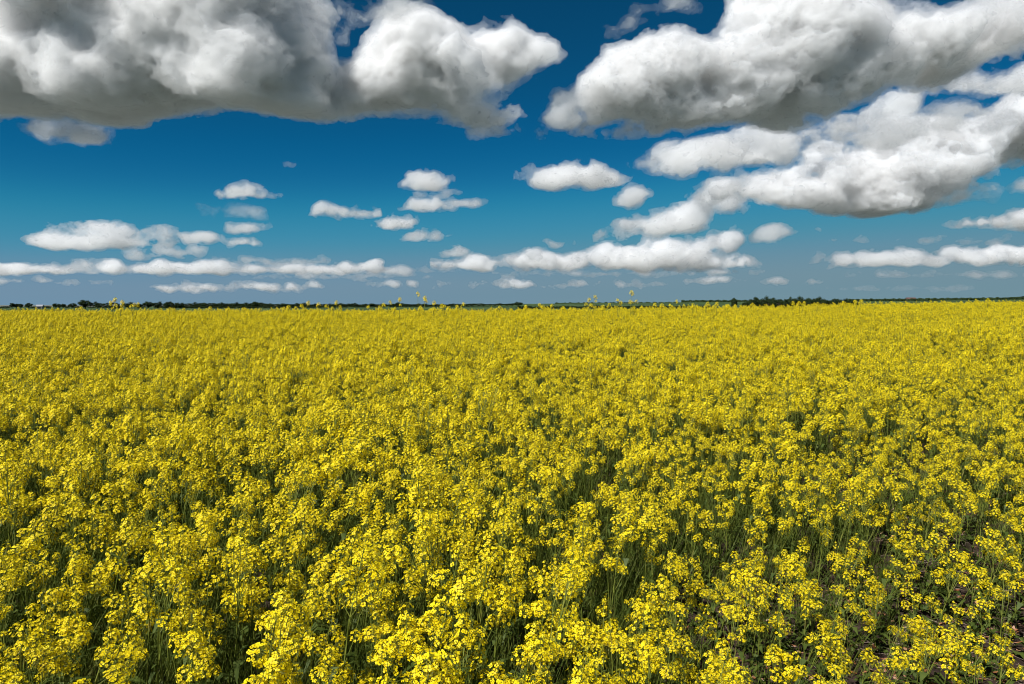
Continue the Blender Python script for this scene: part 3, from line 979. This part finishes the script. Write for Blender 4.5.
def make_tree(seed, wide, tall, stem, nclump=40, nleaf=70):
    """Trunk and crown meshes of a tree one metre scaled: tall is the height, wide the crown width."""
    rng = random.Random(seed)
    tr, cr = Mesh(), Mesh()
    top = Vector((rng.uniform(-.04, .04) * wide, 0, tall * 0.72))
    tr.tube([Vector((0, 0, -0.3)), Vector((0.02 * wide, 0, tall * 0.3)), top], 0.035 * tall, 0.012 * tall, 0, 7)
    for k in range(6):
        t = k * 2.4 + rng.uniform(-.4, .4)
        p = Vector((0.02 * wide, 0, tall * rng.uniform(0.25, 0.5)))
        tr.tube([p, p + Vector((math.cos(t) * wide * .2, math.sin(t) * wide * .2, tall * .12)), p + Vector((math.cos(t) * wide * .36, math.sin(t) * wide * .36, tall * rng.uniform(.22, .36)))], 0.014 * tall, 0.005 * tall, 0, 5)
    cz = tall * (stem + (1 - stem) * 0.5)
    hz = tall * (1 - stem) * 0.5
    for k in range(nclump):
        while True:
            q = Vector((rng.uniform(-1, 1), rng.uniform(-1, 1), rng.uniform(-1, 1)))
            if 0.25 < q.length < 1:
                break
        f = 1 - 0.25 * max(q.z, 0)
        c = Vector((q.x * wide * .44 * f, q.y * wide * .44 * f, cz + q.z * hz * 0.90))
        rad = min(wide, tall) * rng.uniform(0.11, 0.20)
        for j in range(nleaf):
            d = Vector((rng.gauss(0, 1), rng.gauss(0, 1), rng.gauss(0, .8)))
            p = c + d.normalized() * rad * rng.uniform(0.3, 1.05)
            n = (d.normalized() + Vector((rng.uniform(-.6, .6), rng.uniform(-.6, .6), rng.uniform(-.2, .8)))).normalized()
            a, b = frame_of(n)
            s = rng.uniform(0.3, 0.7) * tall * 0.07
            cr.quad([p - a * s, p + b * s * .7, p + a * s, p - b * s * .7], 0)
    return tr.data("trunk", (M_BARK,)), cr.data("crown", (M_CROWN,))


TREES = [make_tree(1, 10, 10, .18), make_tree(2, 8, 10, .24), make_tree(3, 13, 10, .12), make_tree(4, 7, 10, .10), make_tree(5, 16, 10, .02, 34)]


def tree(px, top_row, width_px, kind, dist, label, group, base_row=None):
    X = (px - 512) / FPX * dist
    Z = float(ground_z(X, dist))
    sx, sz = bearing(px, top_row - 0.5)
    h = CAM_Z + sz * dist - Z
    wd = (10, 8, 13, 7, 16)[kind]
    o = link("tree", None); o.empty_display_size = 1
    o.location = (X, dist, Z)
    link("trunk", TREES[kind][0], o); link("crown", TREES[kind][1], o)
    w = width_px * 1.2 / FPX * dist / wd
    o.scale = (w, w, h / 10)
    o.rotation_euler = (0, 0, (px * 1.7) % 6.28)
    tag(o, label, "tree", group)
    return o


rt = random.Random(31)
GT = "dark trees beyond the field on the left"
tree(13, 303.3, 4.5, 1, 900, "small dark round tree, leftmost of the three by the left edge", GT)
tree(17.5, 304.0, 4, 1, 905, "low dark tree in the middle of the three by the left edge", GT)
tree(21.6, 304.0, 4, 3, 900, "small dark tree, right one of the three by the left edge", GT)
tree(29.5, 303.3, 6.5, 0, 880, "dark round tree standing just left of the pale barn roof", GT)
tree(55.6, 303.7, 4, 1, 900, "slim dark tree, left one of the three right of the barn", GT)
tree(60, 304.2, 4.2, 0, 910, "low dark tree in the middle of the three right of the barn", GT)
tree(64.2, 304.1, 4, 1, 905, "small dark tree, right one of the three right of the barn", GT)
tree(72.8, 303.7, 7.5, 0, 890, "dark round tree left of the tallest left tree", GT)
tree(86, 300.4, 11, 0, 800, "tallest dark broad tree of the left tree row", GT)
tree(98, 302.2, 10, 2, 820, "broad dark tree right of the tallest left tree", GT)
tree(112, 302.2, 15, 4, 830, "wide dark tree clump behind the many headed left stalk", GT)
tree(129, 302.8, 12, 2, 840, "broad dark tree behind the leaning three headed stalk", GT)
tree(139, 304.2, 8, 0, 860, "lower dark tree between the leaning stalk and the domed pair", GT)
tree(149, 301.9, 9, 0, 820, "domed dark tree, left one of the pair right of the leaning stalk", GT)
tree(158.5, 302.2, 10, 2, 830, "domed dark tree, right one of the pair right of the leaning stalk", GT)
tree(169.5, 301.9, 9, 0, 820, "last tall dark tree before the long low tree row", GT)
tree(255.8, 301.8, 5, 1, 900, "lone taller dark tree rising from the long low tree row", GT)
tree(397.6, 302.8, 5, 0, 950, "small dark tree bump in the low tree row, behind the straight stalk", GT)
tree(518, 302.3, 9, 2, 900, "dark round clump of trees at the left end of the green strip", GT)
x = 176.0
while x < 515:
    t = (x - 176) / 340
    tree(x, 302.7 + 1.3 * min(t * 2.2, 1) + rt.uniform(-0.5, 0.7), rt.uniform(8, 13), rt.choice([0, 2, 2, 4]), 880 + 160 * t + rt.uniform(-20, 20), "one of the merging dark trees in the long low row along the horizon", "long low tree row on the horizon")
    x += rt.uniform(4.5, 7.5)
x = 2.0
for x, w in [(2, 6), (7, 6), (35, 7), (44, 6), (49, 5), (68, 4), (79, 6), (92, 8), (104, 8), (120, 8), (143, 6)]:
    tree(x, 306.2 + rt.uniform(-0.3, 0.4), w, 4, 920, "low dark bush at the foot of the left tree row", "low bushes under the left trees")
for x in np.arange(160, 518, 7.0):
    tree(float(x) + rt.uniform(-2, 2), 306.2 + rt.uniform(-0.3, 0.4), rt.uniform(9, 13), 4, 870, "one of the low bushes under the long low tree row", "low bushes under the long tree row")
GW = "dark trees of the wood on the right"
tree(734, 297.7, 5.5, 3, 420, "slim dark tree standing alone left of the wood", GW)
tree(743.5, 301.5, 5, 4, 430, "low dark bush between the lone slim tree and the wood", GW)
tree(755, 297.6, 11, 0, 430, "rounded tree ending the wood on the left", GW)
tree(764, 297.0, 11, 2, 432, "highest dark tree at the left end of the wood", GW)
for x, r, w in [(771, 298.2, 10), (778, 298.0, 10), (785, 297.8, 11), (791, 297.4, 9), (797, 297.2, 10), (803, 298.2, 9), (809, 298.6, 10), (815, 298.4, 9), (821, 297.6, 9), (827, 298.8, 9), (833, 299.4, 10), (839, 299.6, 8), (845, 299.0, 7), (851, 299.8, 9)]:
    tree(x, r + rt.uniform(-.3, .3), w, rt.choice([0, 2, 2, 4]), 440 + rt.uniform(-10, 25), "one of the packed dark trees inside the wood on the right", "packed trees inside the right wood")
for x in np.arange(751, 852, 5.5):
    tree(float(x), 298.5 + 1.2 * (x > 820) + rt.uniform(-.4, .4), rt.uniform(13, 17), 4, 425 + rt.uniform(-6, 6), "one of the broad low trees filling the foot of the right wood", "broad low trees along the right wood")
for x in np.arange(521, 712, 5.5):
    tree(float(x), 306.0 + rt.uniform(-0.8, 0.6), rt.uniform(6, 10), 4, 520 + rt.uniform(-30, 30), "low dark hedge bush along the near side of the green strip", "hedge bushes by the green strip")

# far woods that read as one mass
mb = Mesh()


def belt(x0, x1, r0, r1, dist, hpx):
    n = int((x1 - x0) * 14)
    for k in range(n):
        px = rt.uniform(x0, x1); t = (px - x0) / (x1 - x0)
        d = dist + rt.uniform(-60, 60)
        X = (px - 512) / FPX * d
        sx, sz = bearing(px, r0 + (r1 - r0) * t + 0.35 * math.sin(px * .9) + 0.3 * math.sin(px * 2.3))
        zt = CAM_Z + sz * d
        zb = float(ground_z(X, d))
        hh = max(hpx / FPX * d, 4)
        z = zt - abs(rt.gauss(0, .45)) * hh
        c = Vector((X, d, max(z, zb - 1)))
        for j in range(5):
            s = rt.uniform(0.9, 2.0) * d / 1500
            a, b = frame_of(Vector((rt.uniform(-1, 1), rt.uniform(-1, .2), rt.uniform(0, 1))).normalized())
            o = Vector((rt.uniform(-2, 2), rt.uniform(-2, 2), rt.uniform(-1.5, 0))) * (d / 1500)
            mb.quad([c + o - a * s, c + o + b * s, c + o + a * s, c + o - b * s], 0)


belt(682, 760, 300.7, 300.4, 1900, 1.6)
belt(845, 1060, 299.6, 297.2, 1500, 2.2)
belt(556, 690, 303.2, 302.4, 2000, 1.2)
fw = link("far_woods", mb.data("far_woods", (M_CROWN,)))
tag(fw, "thin dark line of woods on the far horizon", "woods", None, 'stuff')

# low wooded hills on the right horizon
hx = np.linspace(900, 1250, 90)
hv, hf = [], []
for k, px in enumerate(hx):
    t = (px - 900) / 350
    for q, (dd, fz) in enumerate([(7000, 0.0), (7600, .55), (8200, .9), (8800, 1.0), (9800, .85), (11000, 0.0)]):
        h = (9.8 / FPX * 8800) * float(smooth01(np.array((px - 925) / 130))) * (1 + .06 * math.sin(px * .11) + .03 * math.sin(px * .31 + q))
        hv.append(((px - 512) / FPX * dd, dd, float(ground_z((px - 512) / FPX * dd, dd)) - 3 + h * fz))
    if k:
        for q in range(5):
            a = (k - 1) * 6 + q
            hf.append((a, a + 6, a + 7, a + 1))
m_hill = leafy("wooded_hill", [(0.35, (0.020, 0.038, 0.016)), (0.65, (0.045, 0.065, 0.030))], 0.004, 0.0, 0.95, 0.05)
tag(link("hills", np_mesh("hills", np.array(hv), np.array(hf), (m_hill,), None, True)), None, None, None, 'structure')

# ------------------------------------------------------------------ far farm buildings


def flat_mat(name, c0, c1, scale, rough=0.8):
    return leafy(name, [(0.35, c0), (0.65, c1)], scale, 0.0, rough, 0.3)


def building(px, base_lift, dist, L, W, H, RH, wall_c, roof_c, label, cat="barn", turn=0.3, spire=False, windows=3):
    X = (px - 512) / FPX * dist
    root = link("barn" if cat == "barn" else "house", None)
    root.location = (X, dist, float(ground_z(X, dist)) + base_lift); root.rotation_euler = (0, 0, turn)
    mw = flat_mat("plaster_wall", wall_c, tuple(v * 1.12 for v in wall_c), 0.8)
    mr_ = flat_mat("roof_cladding", roof_c, tuple(v * 1.15 for v in roof_c), 0.6, 0.5)
    md = flat_mat("dark_opening", (0.03, 0.03, 0.03), (0.04, 0.04, 0.045), 1.0, 0.3)
    w = Mesh(); l2, w2 = L / 2, W / 2
    for a, b in (((-l2, -w2), (l2, -w2)), ((l2, -w2), (l2, w2)), ((l2, w2), (-l2, w2)), ((-l2, w2), (-l2, -w2))):
        w.quad([(*a, -base_lift - 1), (*b, -base_lift - 1), (*b, H), (*a, H)], 0)
    for s in (-1, 1):
        w.quad([(s * l2, -w2, H), (s * l2, w2, H), (s * l2, 0.02, H + RH), (s * l2, -0.02, H + RH)], 0)
    link("wall", w.data("wall", (mw,)), root)
    r = Mesh(); e = 0.5
    for s in (-1, 1):
        p = [(-l2 - e, s * (w2 + e), H - e * RH / w2), (l2 + e, s * (w2 + e), H - e * RH / w2), (l2 + e, 0, H + RH), (-l2 - e, 0, H + RH)]
        q = [(a, b, c + 0.25) for a, b, c in p]
        r.quad(q, 0); r.quad(p[::-1], 0)
        for k in range(4):
            r.quad([p[k], p[(k + 1) % 4], q[(k + 1) % 4], q[k]], 0)
    link("roof", r.data("roof", (mr_,)), root)
    d = Mesh(); d.quad([(-1.8, -w2 - .05, -base_lift), (1.8, -w2 - .05, -base_lift), (1.8, -w2 - .05, min(3.4, H * .8)), (-1.8, -w2 - .05, min(3.4, H * .8))], 0)
    link("door", d.data("door", (md,)), root)
    for k in range(windows):
        wx = -l2 + L * (k + .5) / windows
        if abs(wx) < 2.6:
            continue
        g = Mesh(); g.quad([(wx - .7, -w2 - .05, H * .45), (wx + .7, -w2 - .05, H * .45), (wx + .7, -w2 - .05, H * .8), (wx - .7, -w2 - .05, H * .8)], 0)
        link("window", g.data("window", (md,)), root)
    if spire:
        c = Mesh()
        for a, b in (((-2, -2), (2, -2)), ((2, -2), (2, 2)), ((2, 2), (-2, 2)), ((-2, 2), (-2, -2))):
            c.quad([(a[0] - l2, a[1], 0), (b[0] - l2, b[1], 0), (b[0] - l2, b[1], H + RH + 3), (a[0] - l2, a[1], H + RH + 3)], 0)
            c.quad([(a[0] * 1.1 - l2, a[1] * 1.1, H + RH + 3), (b[0] * 1.1 - l2, b[1] * 1.1, H + RH + 3), (-l2 + .05, .05, H + RH + 9), (-l2 - .05, -.05, H + RH + 9)], 1)
        link("tower", c.data("tower", (mw, mr_)), root)
    tag(root, label, cat)
    return root


building(40.5, 1.0, 860, 6.5, 5.5, 2.0, 1.7, (.16, .16, .16), (.26, .26, .28), "small pale grey barn roof among the dark trees on the far left")
building(910, 0.0, 1480, 20, 10, 4.0, 3.0, (.14, .10, .08), (.10, .055, .045), "long red roofed farmhouse on the right horizon", "house", 0.1, False, 6)
